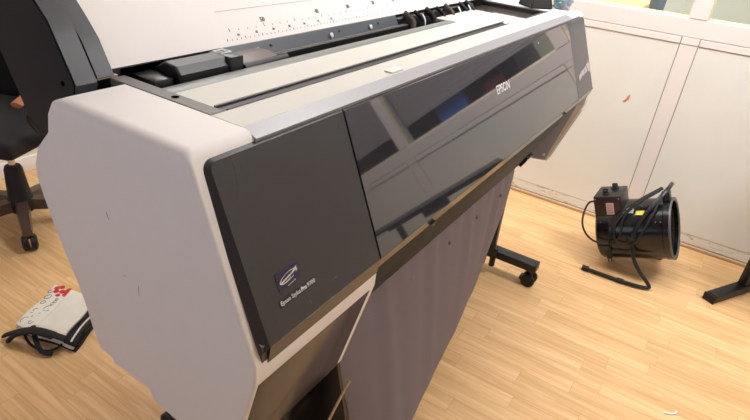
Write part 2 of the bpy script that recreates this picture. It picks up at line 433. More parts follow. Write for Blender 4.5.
# orange smear on the panel
def blob(bm, x, cy, cz, ry, rz, n=14, jit=.35, th=.0006, tilt=0):
    P = []
    for i in range(n):
        a = 2 * math.pi * i / n; r = 1 + random.uniform(-jit, jit)
        u, v = math.cos(a) * ry * r, math.sin(a) * rz * r
        P.append((x, cy + u * math.cos(tilt) - v * math.sin(tilt), cz + u * math.sin(tilt) + v * math.cos(tilt)))
    A = [bm.verts.new(p) for p in P]; B = [bm.verts.new((p[0] - th, p[1], p[2])) for p in P]
    bm.faces.new(A); bm.faces.new(B[::-1])
    for i in range(n): bm.faces.new((A[i], B[i], B[(i + 1) % n], A[(i + 1) % n]))
bm = new(); blob(bm, WX, .350, .672, .008, .020, 22, .45, tilt=.25); blob(bm, WX, .362, .652, .008, .007, 18, .4)
tag(obj('paint_smear', bm, M_orange), 'small orange red smear on the white wall panel beside the printer', 'stain')

# next room, seen through the glass
t = thing('storage_cabinet', 'pine topped storage cabinet seen through the window beyond the printer', 'cabinet', (3.0, 1.2, 0))
bm = new(); box(bm, 2.78, 3.68, 0.50, 2.0, 0, 1.002, .004); obj('body', bm, M_pine, t)
bm = new(); box(bm, 2.76, 3.70, 0.49, 2.02, 1.0025, 1.032, .004); obj('top', bm, M_pine, t)
t = thing('work_desk', 'pale grey desk beyond the window left of the wall post', 'desk', (3.1, 0.2, 0))
bm = new(); box(bm, 2.78, 3.5, -0.12, 0.46, 0.95, 0.985, .004); obj('desk_top', bm, M_pale, t)
for yy in (-.11, .38):
    for xx in (2.82, 3.42):
        bm = new(); box(bm, xx, xx + .04, yy, yy + .04, 0, .949, .002); obj('leg', bm, M_rail, t)
bm = new(); lathe(bm, (2.90, .395, .986), (0, 0, 1), [(0, .03), (.01, .034), (.16, .04), (.18, .03), (.2, .012)], 24)
tag(obj('plastic_jug', bm, M_bluegrey), 'blue grey plastic jug behind the window pane', 'jug')
bm = new(); box(bm, 2.82, 3.1, .08, .3, .986, 1.02, .002)
tag(obj('paper_stack', bm, M_paper), 'stack of pale paper on the desk behind the window', 'paper')
bm = new(); box(bm, 2.72, 3.1, -2.3, -.14, 0, 1.7, .004); box(bm, 2.71, 2.72, -1.6, -1.58, .1, 1.6)
tag(obj('dark_cupboard', bm, M_darkcab), 'dark cupboard standing behind the windows, mirrored in the printer lid', 'cupboard')
bm = new(); box(bm, 2.65, 2.70, -.72, -.50, 1.08, 1.21, .006); 
tag(obj('storage_box', bm, M_bluebox), 'blue box on the inner window sill, mirrored in the printer lid', 'box')
bm = new(); box(bm, 2.655, 2.69, -.36, -.22, 1.08, 1.15, .003)
tag(obj('red_folder', bm, mat('dark_red_card', (96, 26, 38), .5)), 'dark red folder on the inner window sill, mirrored in the printer lid', 'folder')
bm = new(); box(bm, WX - .0035, WX - .0015, -.78, -.56, 0.985, 1.035)
# thin pale blue strip on the sill rail
tag(obj('paper_notice', bm, mat('pale_blue_paper', (170, 200, 235), .6)), 'pale blue paper strip taped below the window, mirrored in the lid', 'notice')

# ceiling lamps
lab4 = ['ceiling lamp over the near right floor', 'ceiling lamp over the far end of the printer', 'ceiling lamp close to the back wall']
for (lx, ly, e), lb in zip(LAMPS, lab4):
    t = thing('ceiling_lamp', 'rectangular white ' + lb, 'lamp', (lx, ly, CEIL - .07), 'ceiling lamps')
    bm = new(); box(bm, lx - .3, lx + .3, ly - .6, ly + .6, CEIL - .06, CEIL, .004); obj('housing', bm, M_frame, t)
    bm = new(); box(bm, lx - .27, lx + .27, ly - .57, ly + .57, CEIL - .069, CEIL - .061); obj('diffuser', bm, M_lamp, t)

# ================================================================== PRINTER
PR = thing('wide_format_printer', 'large grey and white wide format printer on a black wheeled stand', 'printer', (0.93, 0.65, 0))
ZT = 1.117
N_F = Vector((0, -.9247, .3807)); D_F = Vector((0, -.3807, -.9247))
def fp(x, s, off=0.0):
    """point on the sloping front plane, s metres below its top edge"""
    return Vector((x, .508, 1.1068)) + D_F * s + N_F * off

def cap_prof(rear=True):
    return [(.4075, .823), (.514, 1.106), (.522, 1.1145), (.532, ZT), (.795, ZT), (.817, 1.108), (.829, 1.088), (.838, 1.055), (.838, 1.035),
            (.83, 1.0), (.815, .95), (.80, .87), (.785, .75), (.775, .66), (.770, .613), (.67, .612), (.66, .588), (.629, .582), (.588, .578), (.469, .561), (.409, .788)]
capm = new()
CP = cap_prof()
RAD = [.005, .007, .015, .022, .020, .014, .010, .008, .010, .006, .004, .004, .004, .004, .004, .005, .005, .005, .005, .006, .006]
rim_prism(capm, CP, -.003, .112, RAD)
obj('end_cap', capm, M_white, PR, 40)
# rear shell of the near end
bm = new()
prism(bm, [(.60, 1.09), (.80, 1.078), (.848, 1.050), (.888, 1.014), (.908, .978), (.911, .95), (.906, .925), (.888, .880), (.867, .814), (.844, .755), (.824, .71), (.816, .66), (.818, .617), (.60, .60)], .001, .11, .008, 4)
obj('rear_shell', bm, M_white, PR, 40)
# lower box of the near cap
bm = new()
prism(bm, [(.4075, .823), (.43, .9), (.60, .9), (.60, .60), (.588, .578), (.469, .561), (.409, .788)], .1121, .3126)
lb = obj('lower_housing', bm, M_white, PR)
# dark glossy inset on its downward face
U0, U1 = Vector((0, .409, .788)), Vector((0, .469, .561)); DU = (U1 - U0).normalized(); NU = Vector((0, -.9668, -.2556))
def up_(x, s, off=0): return U0 + Vector((x, 0, 0)) + DU * s + NU * off
bm = new()
LU = (U1 - U0).length
rect = [(.006, .004), (.296, .004), (.296, LU), (.006, LU)]
slab(bm, [up_(x, s, .0006) for x, s in rect], [up_(x + (.001 if x < .1 else -.001), s, .0012) for x, s in rect], [up_(x, s, -.01) for x, s in rect])
obj('lower_inset', bm, M_gloss, PR, label='dark glossy downward panel mirroring the floor')
# side scratches
def strokes(name, pts, r, m, parent, n=5):
    for P in pts:
        bm = new(); tube(bm, P, r, n, 1); obj(name, bm, m, parent)
strokes('scratch', [[(-.0032, .7105, .962), (-.0032, .709, .956), (-.0032, .706, .950)], [(-.0032, .692, .852), (-.0032, .686, .853)], [(-.0032, .655, .849), (-.0032, .656, .838), (-.0032, .657, .828)]], .0004, M_ink, PR)

# front covers
def rounded_outline(x0, x1, s0, s1, r, corners, n=6):
    """outline in (x,s); corners = set of rounded ones among 'tl','tr','br','bl'"""
    P = []
    for key, cx, cs, a0 in (('tl', x0, s0, 180), ('tr', x1, s0, 270), ('br', x1, s1, 0), ('bl', x0, s1, 90)):
        for i in range(n):
            a = math.radians(a0 + 90 * i / (n - 1))
            rr = r if key in corners else 0.0002
            ccx = cx + (rr if 'l' in key else -rr); ccs = cs + (rr if 't' in key else -rr)
            P.append((ccx + rr * math.cos(a), ccs + rr * math.sin(a)))
    return P
S1 = .2816
def cover(name, x0, x1, m, corners, il, ir, rounding=.02):
    bm = new()
    o = rounded_outline(x0, x1, -.002, S1 + .004, rounding, corners)
    i_ = rounded_outline(x0 + il, x1 - ir, .007, S1 - .004, max(rounding - .006, .0002), corners)
    slab(bm, [fp(x, s, -.010) for x, s in o], [fp(x, s, 0) for x, s in i_], [fp(x, s, -.030) for x, s in o])
    return bm
bm = cover('side_cover', .0105, .311, M_cover, {'tl'}, .012, .0005, .018)
prism(bm, [(.4075, .853), (.4080, .8185), (.43, .8185), (.43, .865)], .0115, .0225)
side = obj('side_cover', bm, M_cover, PR, 25)
bm = new()
prism(bm, [(.4015, .850), (.4065, .8175), (.43, .8175), (.43, .87), (.411, .855)], .023, .3115)
obj('cover_lip', bm, M_gloss, PR, label='dark glossy lower lip mirroring the floor')
strokes('scuff', [[fp(.060, .018, .0002), fp(.054, .054, .0002), fp(.044, .074, .0002)], [fp(.297, .015, .0002), fp(.292, .034, .0002)], [fp(.177, .255, .0002), fp(.184, .250, .0002), fp(.191, .253, .0002)], [fp(.12, .256, .0002), fp(.122, .264, .0002)]], .0004, M_rail, side)
# sticker on near cover
bm = new()
def quad(bm, x0, x1, s0, s1, off=.0006, th=.0008, dx=0.0):
    P = [fp(x0 + dx, s0, off), fp(x1 + dx, s0, off), fp(x1, s1, off), fp(x0, s1, off)]
    slab(bm, P, [p + N_F * th * .5 for p in P], [p - N_F * th for p in P])
quad(bm, .068, .116, .187, .215); stk = obj('sticker', bm, M_navy, side, label='dark navy sticker with a silver oval emblem')
bm = new()
for k in range(24):
    a0, a1 = 2 * math.pi * k / 24, 2 * math.pi * (k + 1) / 24
    if 2 <= k <= 3: continue
    def e(a, q): 
        u, v = math.cos(a) * .021 * q, math.sin(a) * .0062 * q
        return fp(.092 + u * .97 + v * .2, .201 - u * .16 + v, .0014)
    P = [e(a0, 1), e(a1, 1), e(a1, .86), e(a0, .86)]
    slab(bm, P, [p + N_F * .0002 for p in P], [p - N_F * .0004 for p in P])
for (u0, v0, u1, v1, wd) in ((-.018, .004, .018, -.004, .0026), (-.012, .0065, .004, .003, .0012), (.004, -.001, .02, -.0075, .0018), (-.006, .0125, .012, .0105, .0008)):
    d = Vector((u1 - u0, v1 - v0)).normalized(); nn = Vector((-d.y, d.x)) * wd / 2
    P = [fp(.092 + u, .201 + v, .0015) for u, v in ((u0 - nn.x, v0 - nn.y), (u1 - nn.x, v1 - nn.y), (u1 + nn.x, v1 + nn.y), (u0 + nn.x, v0 + nn.y))]
    slab(bm, P, [p + N_F * .0002 for p in P], [p - N_F * .0004 for p in P])
obj('emblem', bm, M_chrome, stk)
# nameplate strip
bm = new(); quad(bm, .061, .143, .2265, .2375); npl = obj('nameplate', bm, M_black, side)
UPF = -D_F
text('lettering', 'Epson Stylus', .0095, fp(.0635, .2350, .0012), (1, 0, 0), UPF, M_lettering, npl, 0, width=.043)
text('lettering', 'Pro', .0095, fp(.1085, .2350, .0012), (1, 0, 0), UPF, M_lettering, npl, .0003, width=.012)
text('lettering', '9700', .0095, fp(.1225, .2350, .0012), (1, 0, 0), UPF, M_lettering, npl, 0, width=.018)

# lid (print head cover)
bm = cover('lid', .3145, 1.648, M_lid, set(), .001, .001, .002)
lid = obj('lid', bm, M_lid, PR, 25)
bm = new(); prism(bm, [(.4015, .850), (.4085, .825), (.43, .825), (.43, .87), (.411, .855)], .3145, 1.648)
obj('lid_lip', bm, M_gloss, PR)
text('lettering', 'EPSON', .032, fp(.945, .112, .0004), (1, 0, 0), UPF, M_lettering, lid, .0002, width=.088)
for xx in (.52, 1.50):
    bm = new(); P = [(xx - .012, .827), (xx + .012, .827), (xx, .818)]
    A = [bm.verts.new((x, .400, z + .006)) for x, z in P]; B = [bm.verts.new((x, .43, z + .006)) for x, z in P]
    bm.faces.new(A); bm.faces.new(B[::-1])
    for i in range(3): bm.faces.new((A[i], B[i], B[(i + 1) % 3], A[(i + 1) % 3]))
    obj('latch', bm, M_black, PR)
bm = new(); blobP = fp(1.31, .03, .0005); cyl(bm, blobP, blobP + N_F * .0008, .0022, n=10); obj('indicator', bm, M_lettering, lid)
# far cover
bm = cover('far_cover', 1.650, 1.862, M_lidframe, {'tr'}, .0005, .010, .016)
fc = obj('far_side_cover', bm, M_lidframe, PR, 25)
bm = new(); prism(bm, [(.4015, .850), (.4085, .825), (.43, .825), (.43, .87), (.411, .855)], 1.650, 1.858); obj('cover_lip', bm, M_gloss, PR)
# chrome and orange badge
bm = new()
def fpoly(bm, pts, off=.001, th=.0016):
    P = [fp(x, s, off) for x, s in pts]
    slab(bm, P, [p + N_F * th * .3 for p in P], [p - N_F * th for p in P])
BX, BS = 1.768, .200
for q in ([(-.052, .004), (-.030, -.010), (-.026, .004), (-.048, .018)], [(-.027, -.010), (-.006, -.014), (-.002, .004), (-.022, .008)], [(-.004, -.014), (.016, -.019), (.020, .002), (.002, .005)],
          [(.018, -.022), (.038, -.026), (.046, -.006), (.036, .012), (.026, .000)]):
    fpoly(bm, [(BX + u * 1.65, BS + v * 1.1) for u, v in q])
bdg = obj('badge', bm, M_chrome, fc, label='chrome slanted badge')
bm = new(); fpoly(bm, [(BX + .052, BS - .036), (BX + .068, BS - .03), (BX + .084, BS - .004), (BX + .076, BS + .008), (BX + .068, BS - .006)], .0004)
obj('badge_flame', bm, M_orange, bdg)

# deck
bm = new(); prism(bm, [(.509, 1.1075), (.536, ZT), (.536, 1.09), (.515, 1.085)], .112, 1.712); obj('deck_trim', bm, M_silver, PR)
bm = new(); box(bm, .1125, 1.712, .5365, .600, 1.09, ZT, .0012, 1); dk = obj('deck_front', bm, M_deck, PR)
bm = new(); box(bm, .523, .566, .541, .560, ZT, ZT + .0035, .001, 1); obj('adhesive_tab', bm, mat('cream_tab', (232, 224, 206), .5), dk)
bm = new(); box(bm, .1405, 1.32, .6005, .628, 1.08, ZT - .003, .002, 1); sl = obj('slot_cover', bm, M_slot, PR)
bm = new(); cyl(bm, (.145, .6262, ZT - .001), (1.33, .6262, ZT - .001), .0022, n=10); obj('slot_bead', bm, M_rail, sl)
bm = new(); cyl(bm, (.15, .604, ZT - .003), (1.32, .604, ZT - .003), .003, n=8); obj('slot_bead', bm, M_rubber, sl)
bm = new(); box(bm, .1405, 1.49, .6285, .722, 1.08, ZT - .004, .002, 1); box(bm, 1.3205, 1.49, .6005, .6283, 1.08, ZT - .004, .001, 1)
box(bm, 1.205, 1.49, .7225, .80, 1.08, ZT - .006, .002, 1)
obj('deck_plate', bm, M_deck, PR)
bm = new()
pr = [(.7225, 1.09), (.7225, 1.104)] + [(.744 - .0215 * math.cos(a), 1.1045 + .0085 * math.sin(a)) for a in [math.radians(x) for x in range(15, 180, 15)]] + [(.766, 1.09)]
prism(bm, pr, .1405, 1.20); obj('paper_guide', bm, M_guide, PR, 50)
bm = new(); box(bm, .1122, .140, .6005, .835, 1.075, ZT + .001, .0015, 1); rl = obj('deck_rail', bm, M_rail, PR)
bm = new(); cyl(bm, (.127, .693, ZT + .0008), (.127, .693, ZT + .0014), .0062, n=16); obj('screw_hole', bm, mat('hole_black', (8, 8, 8), 1.0, spec=0), rl)
# far recess with smoked window
bm = new(); box(bm, 1.491, 1.705, .6005, .612, 1.07, ZT, .001, 1); box(bm, 1.69, 1.705, .6122, .85, 1.07, ZT, .001, 1); box(bm, 1.491, 1.503, .6122, .85, 1.07, ZT - .008, .001, 1)
obj('recess_frame', bm, M_slot, PR)
bm = new(); box(bm, 1.5032, 1.6898, .6122, .85, 1.07, ZT - .016, .001, 1); obj('smoked_window', bm, mat('dark_smoked_plastic', (72, 62, 58), .12), PR)
# cavity behind the deck
bm = new(); box(bm, .1405, 1.7, .7665, .90, 1.00, 1.06); box(bm, .1405, 1.7, .89, .90, 1.06, 1.14); obj('paper_path', bm, M_black, PR)
bm = new(); box(bm, .35, 1.02, .790, .806, 1.06, 1.112, .001, 1); bl = obj('sensor_strip', bm, M_black, PR)
bm = new()
for i in range(15): box(bm, .38 + i * .043, .405 + i * .043, .795, .799, 1.1121, 1.1128)
obj('strip_marks', bm, M_bronze, bl)
bm = new()
prism(bm, [(.822, 1.09), (.842, 1.1275), (.8475, 1.1275), (.830, 1.09)], .36, 1.03); pl_ = obj('roller_plate', bm, M_plate, PR)
for xx in (.455, .71, .885):
    bm = new(); lathe(bm, (xx, .832, 1.113), (0, -1, .35), [(0, .006), (.003, .006), (.004, .004)], 16); obj('clip', bm, M_lettering, pl_)
for xx in (.50, .75, .93):
    bm = new(); lathe(bm, (xx, .836, 1.118), (0, -1, .35), [(0, .0035), (.002, .0035), (.003, .002)], 12); obj('screw', bm, M_rail, pl_)
# black feed unit at the near end of the cavity
bm = new()
pr = [(.775, 1.075), (.775, 1.118), (.785, 1.131), (.815, 1.134), (.84, 1.120), (.85, 1.08)]
prism(bm, pr, .205, .325, allbev=.003); fu = obj('feed_unit', bm, M_black, PR, 15)
bm = new(); box(bm, .16, .204, .785, .85, 1.065, 1.115, .006); obj('feed_joint', bm, M_black, fu)
bm = new(); box(bm, .318, .352, .77, .83, 1.075, 1.1325, .003); fb = obj('feed_block', bm, M_black, fu)
bm = new()
for a, b in (((.322, .80), (.348, .80)), ((.322, .822), (.348, .822)), ((.322, .80), (.322, .822)), ((.348, .80), (.348, .822)), ((.331, .804), (.331, .818)), ((.340, .804), (.343, .818))):
    tube(bm, [(a[0], a[1], 1.1332), (b[0], b[1], 1.1332)], .0014, 5, 0)
obj('printed_symbol', bm, M_lettering, fb)
bm = new(); prism(bm, [(.778, 1.085), (.778, 1.112), (.80, 1.119), (.835, 1.119), (.84, 1.085)], .3525, .46, allbev=.002); fs = obj('feed_shelf', bm, M_bronze, PR)
bm = new(); cyl(bm, (.353, .772, 1.105), (.475, .772, 1.108), .009, n=16); obj('feed_lip', bm, M_rubber, fs)
# levers and curved guides at the far end of the cavity
for i, xx in enumerate((1.04, 1.10, 1.17, 1.24, 1.30, 1.41, 1.46)):
    bm = new(); tube(bm, [(xx, .80, 1.07), (xx + .012, .79, 1.10), (xx + .022, .80, 1.115), (xx + .03, .835, 1.13)], .011 if i % 2 == 0 else .007, 8, 2, .6)
    obj('lever', bm, M_bronze if i in (0, 4) else M_black, PR)
for xx in (1.12, 1.37, 1.45):
    bm = new(); tube(bm, [(xx, .79, 1.09), (xx + .004, .792, 1.112), (xx + .016, .81, 1.125)], .0025, 6, 2); obj('wire_clip', bm, M_lettering, PR)
bm = new(); box(bm, 1.03, 1.56, .83, .86, 1.06, 1.12, .004); obj('roller_block', bm, M_black, PR)

# centre body and undercarriage
bm = new(); prism(bm, [(.44, .83), (.525, 1.075), (.76, 1.075), (.76, 1.0), (.83, 1.0), (.83, .83)], .1125, 1.8195); obj('body', bm, M_black, PR)
bm = new(); prism(bm, [(.411, .824), (.418, .80), (.54, .568), (.56, .562), (.75, .565), (.80, .829), (.44, .829)], .313, 1.60, allbev=.002); fa = obj('undercarriage', bm, M_fascia, PR)
bm = new(); box(bm, 1.30, 1.3, .4, .4, .5, .5)
bm.free()
# plate with three bright screws at the far end of the undercarriage
NFc = Vector((0, -.885, -.465)).normalized(); DFc = Vector((0, .122, -.232)).normalized()
pc = Vector((1.572, .519, .600))
bm = new(); obox(bm, pc + NFc * .002, (1, 0, 0), DFc, NFc, .055, .05, .012, .002); pb = obj('screw_plate', bm, M_black, fa)
for dx, ds in ((-.012, -.008), (.010, -.012), (.0, .012)):
    bm = new(); q = pc + Vector((dx, 0, 0)) + DFc * ds + NFc * .007; cyl(bm, q, q + NFc * .003, .0065, n=12); obj('screw', bm, M_lettering, pb)
bm = new(); prism(bm, [(.80, 1.0), (.872, .99), (.885, .95), (.86, .83), (.81, .66), (.80, .60)], .111, 1.75); obj('rear_panel', bm, M_white, PR)

# far end cap
bm = new(); prism(bm, [(.4145, .829), (.516, 1.104), (.532, ZT), (.85, ZT), (.87, 1.06), (.85, .83)], 1.7125, 1.8195); obj('end_cap', bm, M_white, PR)
fprof = [(.4065, .823), (.512, 1.106), (.522, 1.1145), (.532, ZT), (.80, ZT), (.829, 1.088), (.88, 1.01), (.903, .95), (.861, .814), (.818, .71), (.812, .617), (.67, .58), (.62, .545), (.560, .512), (.497, .520), (.409, .788)]
bm = new(); prism(bm, fprof, 1.820, 1.864, allbev=.003); sh = obj('end_shell', bm, M_white, PR)
bm = new()
pin = [(.43, .80), (.46, .823), (.80, .823), (.80, .60), (.64, .55), (.562, .520), (.503, .528)]
prism(bm, pin, 1.8165, 1.8198); isd = obj('inner_panel', bm, M_innergrey, sh)
for (y, z) in ((.512, .545), (.505, .72), (.60, .64)):
    bm = new(); cyl(bm, (1.8163, y, z), (1.813, y, z), .006, n=12); obj('screw', bm, M_lettering, isd)
bm = new()
V0, V1 = Vector((0, .4085, .786)), Vector((0, .4965, .522)); DV = (V1 - V0).normalized(); NV = Vector((0, DV.z, -DV.y))
if NV.y > 0: NV = -NV
P = [V0 + Vector((1.826, 0, 0)) + DV * .03 + NV * .0004, V0 + Vector((1.858, 0, 0)) + DV * .03 + NV * .0004, V1 + Vector((1.858, 0, 0)) - DV * .01 + NV * .0004, V1 + Vector((1.826, 0, 0)) - DV * .01 + NV * .0004]
slab(bm, P, [p + NV * .0006 for p in P], [p - NV * .003 for p in P]); obj('lower_inset', bm, mat('far_inset_grey', (150, 144, 138), .4), sh)

# roll cover with ruler, arms
T_C = Vector((0, .0605, .0796)).normalized(); N_C = Vector((0, -T_C.z, T_C.y))
def cp(x, s, off=0): return Vector((x, .848, 1.1275)) + T_C * s + N_C * off
SC = .1
th = .012
arc = [(.848, 1.1275), (.9085, 1.2071), (.925, 1.224), (.945, 1.238), (.97, 1.250), (1.01, 1.262), (1.06, 1.268), (1.12, 1.262), (1.17, 1.24), (1.20, 1.20), (1.205, 1.14)]
inn = [(1.19, 1.14), (1.185, 1.19), (1.16, 1.227), (1.12, 1.248), (1.06, 1.254), (1.01, 1.249), (.97, 1.238), (.93, 1.213), (.858, 1.1235), (.853, 1.1235)]
bm = new(); prism(bm, arc + inn, .120, 1.72); rc = obj('roll_cover', bm, M_white, PR, 25)
bm = new()
def cstroke(bm, x0, s0, x1, s1, wd=.0008):
    a, b = cp(x0, s0, .0004), cp(x1, s1, .0004); d = (b - a).normalized(); nn = N_C.cross(d) * wd / 2
    P = [a - nn, b - nn, b + nn, a + nn]; slab(bm, P, [p + N_C * .0002 for p in P], [p - N_C * .0006 for p in P])
for i in range(0, 64):
    x = .393 + i * .0127
    cstroke(bm, x, .010, x, .013 if i % 4 else .0155)
for i in range(0, 26):
    x = .41 + i * .0254
    cstroke(bm, x, .029, x, .032 if i % 4 else .036)
obj('ruler_marks', bm, M_ink, rc)
bm = new(); cstroke(bm, .395, .0735, 1.05, .0735, .0009); obj('printed_line', bm, M_inklight, rc)
for x, tx in ((.516, '50'), (.705, '40'), (.835, '30'), (.955, '20'), (1.06, '10')):
    text('ruler_number', tx, .014, cp(x - .009, .040, .0004), (1, 0, 0), T_C, M_ink, rc, .0004)
for i in range(7):
    text('ruler_number', str(44 - 2 * i), .0072, cp(.424 + i * .053, .0175, .0004), (1, 0, 0), T_C, M_ink, rc, .0001)
def arm(x0, x1, prof, name, m, bev=0):
    bm = new(); prism(bm, prof, x0, x1, allbev=bev); return obj(name, bm, m, PR, 24)
pa = [(.827, 1.1182), (.841, 1.146), (.857, 1.177), (.873, 1.208), (.901, 1.236), (.94, 1.268), (.99, 1.30), (1.05, 1.318), (1.12, 1.31), (1.13, 1.28), (1.085, 1.21), (1.037, 1.13), (.993, 1.032), (.963, .99), (.92, .90), (.875, .90), (.845, 1.05), (.832, 1.1)]
pb_ = [(.831, 1.1225), (.843, 1.146), (.859, 1.177), (.882, 1.204), (.908, 1.231), (.947, 1.264), (.99, 1.294), (1.05, 1.312), (1.13, 1.30), (1.18, 1.25), (1.20, 1.14)]
a1 = arm(.0505, .0855, pa, 'roll_arm', M_arm)
bm = new(); prism(bm, [(y * .975 + .0245, z * .975 + .029) for y, z in pa], .0485, .0503); obj('arm_side', bm, M_armside, a1)
bm = new(); cyl(bm, (.0485, .86, 1.115), (.047, .86, 1.115), .004, n=12); obj('screw_hole', bm, MATS['hole_black'] if 'hole_black' in MATS else M_fabblack, a1)
arm(.0895, .119, pb_, 'roll_arm', M_arm)
arm(1.722, 1.757, pb_, 'roll_arm', M_arm); arm(1.76, 1.80, pa, 'roll_arm', M_arm)
bm = new(); cyl(bm, (.119, 1.03, 1.17), (1.72, 1.03, 1.17), .055, n=24); obj('paper_roll', bm, M_black, PR)
bm = new(); box(bm, .088, .128, .834, .8445, 1.1175, 1.1215, .001); obj('arm_pad', bm, mat('arm_pad_grey', (150, 140, 130), .5), PR)
bm = new(); box(bm, .0865, .142, .848, .90, 1.05, 1.126, .001); obj('hinge_block', bm, M_black, PR)

# stand
def caster(x, y):
    bm = new(); cyl(bm, (x, y, .055), (x, y, .078), .012, n=14); box(bm, x - .014, x + .014, y - .018, y + .018, .03, .058, .005); c = obj('caster', bm, M_black, PR)
    for s in (-1, 1):
        bm = new(); lathe(bm, (x + s * .012, y - .006, .0305), (s, 0, 0), [(0, .026), (.002, .0305), (.014, .0305), (.017, .024)], 24); obj('wheel', bm, M_rubber, c)
    bm = new(); box(bm, x - .02, x + .02, y + .014, y + .034, .02, .035, .003); obj('brake_lever', bm, M_black, c)
for sx in (.272, 1.68):
    bm = new(); box(bm, sx - .028, sx + .028, .385, .985, .0795, .115, .003); ft = obj('foot', bm, M_blackm, PR)
    bm = new(); lx_ = sx if sx < 1 else 1.64
    bm.free(); bm = new(); box(bm, lx_ - .016, lx_ + .016, .575, .64, .1155, .5895, .003); obj('leg', bm, M_blackm, PR)
    bm = new(); box(bm, sx - .035, sx + .035, .55, .75, .59, .63, .003); obj('mount_plate', bm, M_blackm, PR)
    bm = new(); box(bm, sx - .045, sx - .028, .56, .62, .085, .135, .003); cyl(bm, (sx - .037, .575, .085), (sx - .037, .575, .045), .013, n=14); obj('bracket', bm, M_black, PR)
    caster(sx, .415); caster(sx, 1.012)
bm = new(); box(bm, .22, 1.68, .60, .64, .30, .42, .003); obj('cross_beam', bm, M_blackm, PR)
bm = new(); prism(bm, [(.534, .57), (.815, .57), (.815, .05), (.443, .055), (.444, .11), (.464, .25), (.482, .34)], .366, .376); obj('basket_side', bm, M_blackm, PR)
bm = new(); box(bm, .34, 1.66, .82, .835, .08, .60, .002); obj('rear_cloth', bm, M_fabblack, PR)

# basket cloth
def lerp(a, b, t): return a + (b - a) * t
bm = new()
hem = [(.40, .445), (.46, .425), (.54, .412), (.645, .417), (.91, .464), (1.206, .515), (1.398, .546), (1.53, .585)]
def hem_y(x):
    for (x0, y0), (x1, y1) in zip(hem, hem[1:]):
        if x <= x1: return lerp(y0, y1, (x - x0) / (x1 - x0))
    return hem[-1][1]
NU_, NV_ = 90, 30
G = []
for i in range(NU_ + 1):
    u = i / NU_; col = []
    xt = lerp(.376, 1.53, u)
    for j in range(NV_ + 1):
        v = j / NV_
        xx = xt + lerp(0, .0, v) 
        zt = .575
        z = lerp(zt, .10, v)
        yb = hem_y(xt)
        y = lerp(.538, yb, v ** 1.15)
        fold = math.sin(xt * 21 + .6 * v) * .005 * v * (1.15 - v) + math.sin(xt * 47 + 2 + 3 * v) * .006 * (v ** .5) * (1.1 - v) + math.sin(xt * 71 + 5 * v) * .002 * (1 - v) + math.sin(xt * 9 + 1.2 * v) * .007 * v * (1 - v * .6)
        sag = -.012 * math.sin(math.pi * v)
        if u < .12: xx += .022 * v * (1 - u / .12)
        col.append(bm.verts.new((xx, y + fold + sag, z)))
    G.append(col)
for i in range(NU_):
    for j in range(NV_): bm.faces.new((G[i][j], G[i + 1][j], G[i + 1][j + 1], G[i][j + 1]))
bmesh.ops.solidify(bm, geom=bm.faces[:], thickness=.0015)
cl = obj('basket_cloth', bm, M_cloth, PR, 60)
bm = new(); tube(bm, [(.42, .553, .583), (1.545, .553, .583)], .006, 8, 0); obj('cloth_rod', bm, M_black, PR)
bm = new(); tube(bm, [(1.536, .545, .585), (1.536, .55, .45), (1.537, .56, .3), (1.538, .58, .11)], .0035, 6, 1); obj('edge_piping', bm, M_black, cl)
for xx in (.53, .72, .96, 1.17, 1.38):
    bm = new(); lathe(bm, (xx, .528, .515), (0, -1, .1), [(0, .006), (.004, .006), (.006, .003)], 12); obj('snap', bm, M_ink, cl)
bm = new()
A_ = Vector((.285, .43, .543)); B_ = Vector((.225, .43, .489)); dr = (B_ - A_)
tube(bm, [A_, A_ + dr * 1, A_ + dr * 3.0], .0028, 8, 0); cyl(bm, A_ - dr * .05, A_ + dr * .06, .0045, n=10)
obj('tension_rod', bm, M_brass, PR)

# things on the far end of the printer top
bm = new()
P0 = [(1.70, .665), (1.765, .60), (1.83, .69), (1.76, .74)]
A = [bm.verts.new((x, y, ZT + .001)) for x, y in P0]; cx = sum(p[0] for p in P0) / 4 + .02; cy = sum(p[1] for p in P0) / 4
B = [bm.verts.new((lerp(x, cx, .55), lerp(y, cy, .55), ZT + .11)) for x, y in P0]
bm.faces.new(A); bm.faces.new(B[::-1])
for i in range(4): bm.faces.new((A[i], B[i], B[(i + 1) % 4], A[(i + 1) % 4]))
bmesh.ops.bevel(bm, geom=bm.edges[:], offset=.004, segments=2, affect='EDGES')
tag(obj('black_holder', bm, M_black), 'black wedge shaped holder on the white far end of the printer', 'holder')
bm = new()
bmesh.ops.create_icosphere(bm, subdivisions=4, radius=1)
for v in bm.verts:
    c = v.co
    k_ = 1 + .16 * math.sin(9 * c.x + 5 * c.y) + .14 * math.sin(11 * c.y - 7 * c.z) + .1 * math.sin(17 * c.z + 8 * c.x)
    v.co = Vector((1.826 + c.x * .026 * k_, .590 + c.y * .032 * k_, ZT + .029 + max(c.z * .036 * k_, -.0275)))
tag(obj('plastic_bag', bm, M_film), 'small crumpled clear plastic bag beside the black holder', 'plastic bag')

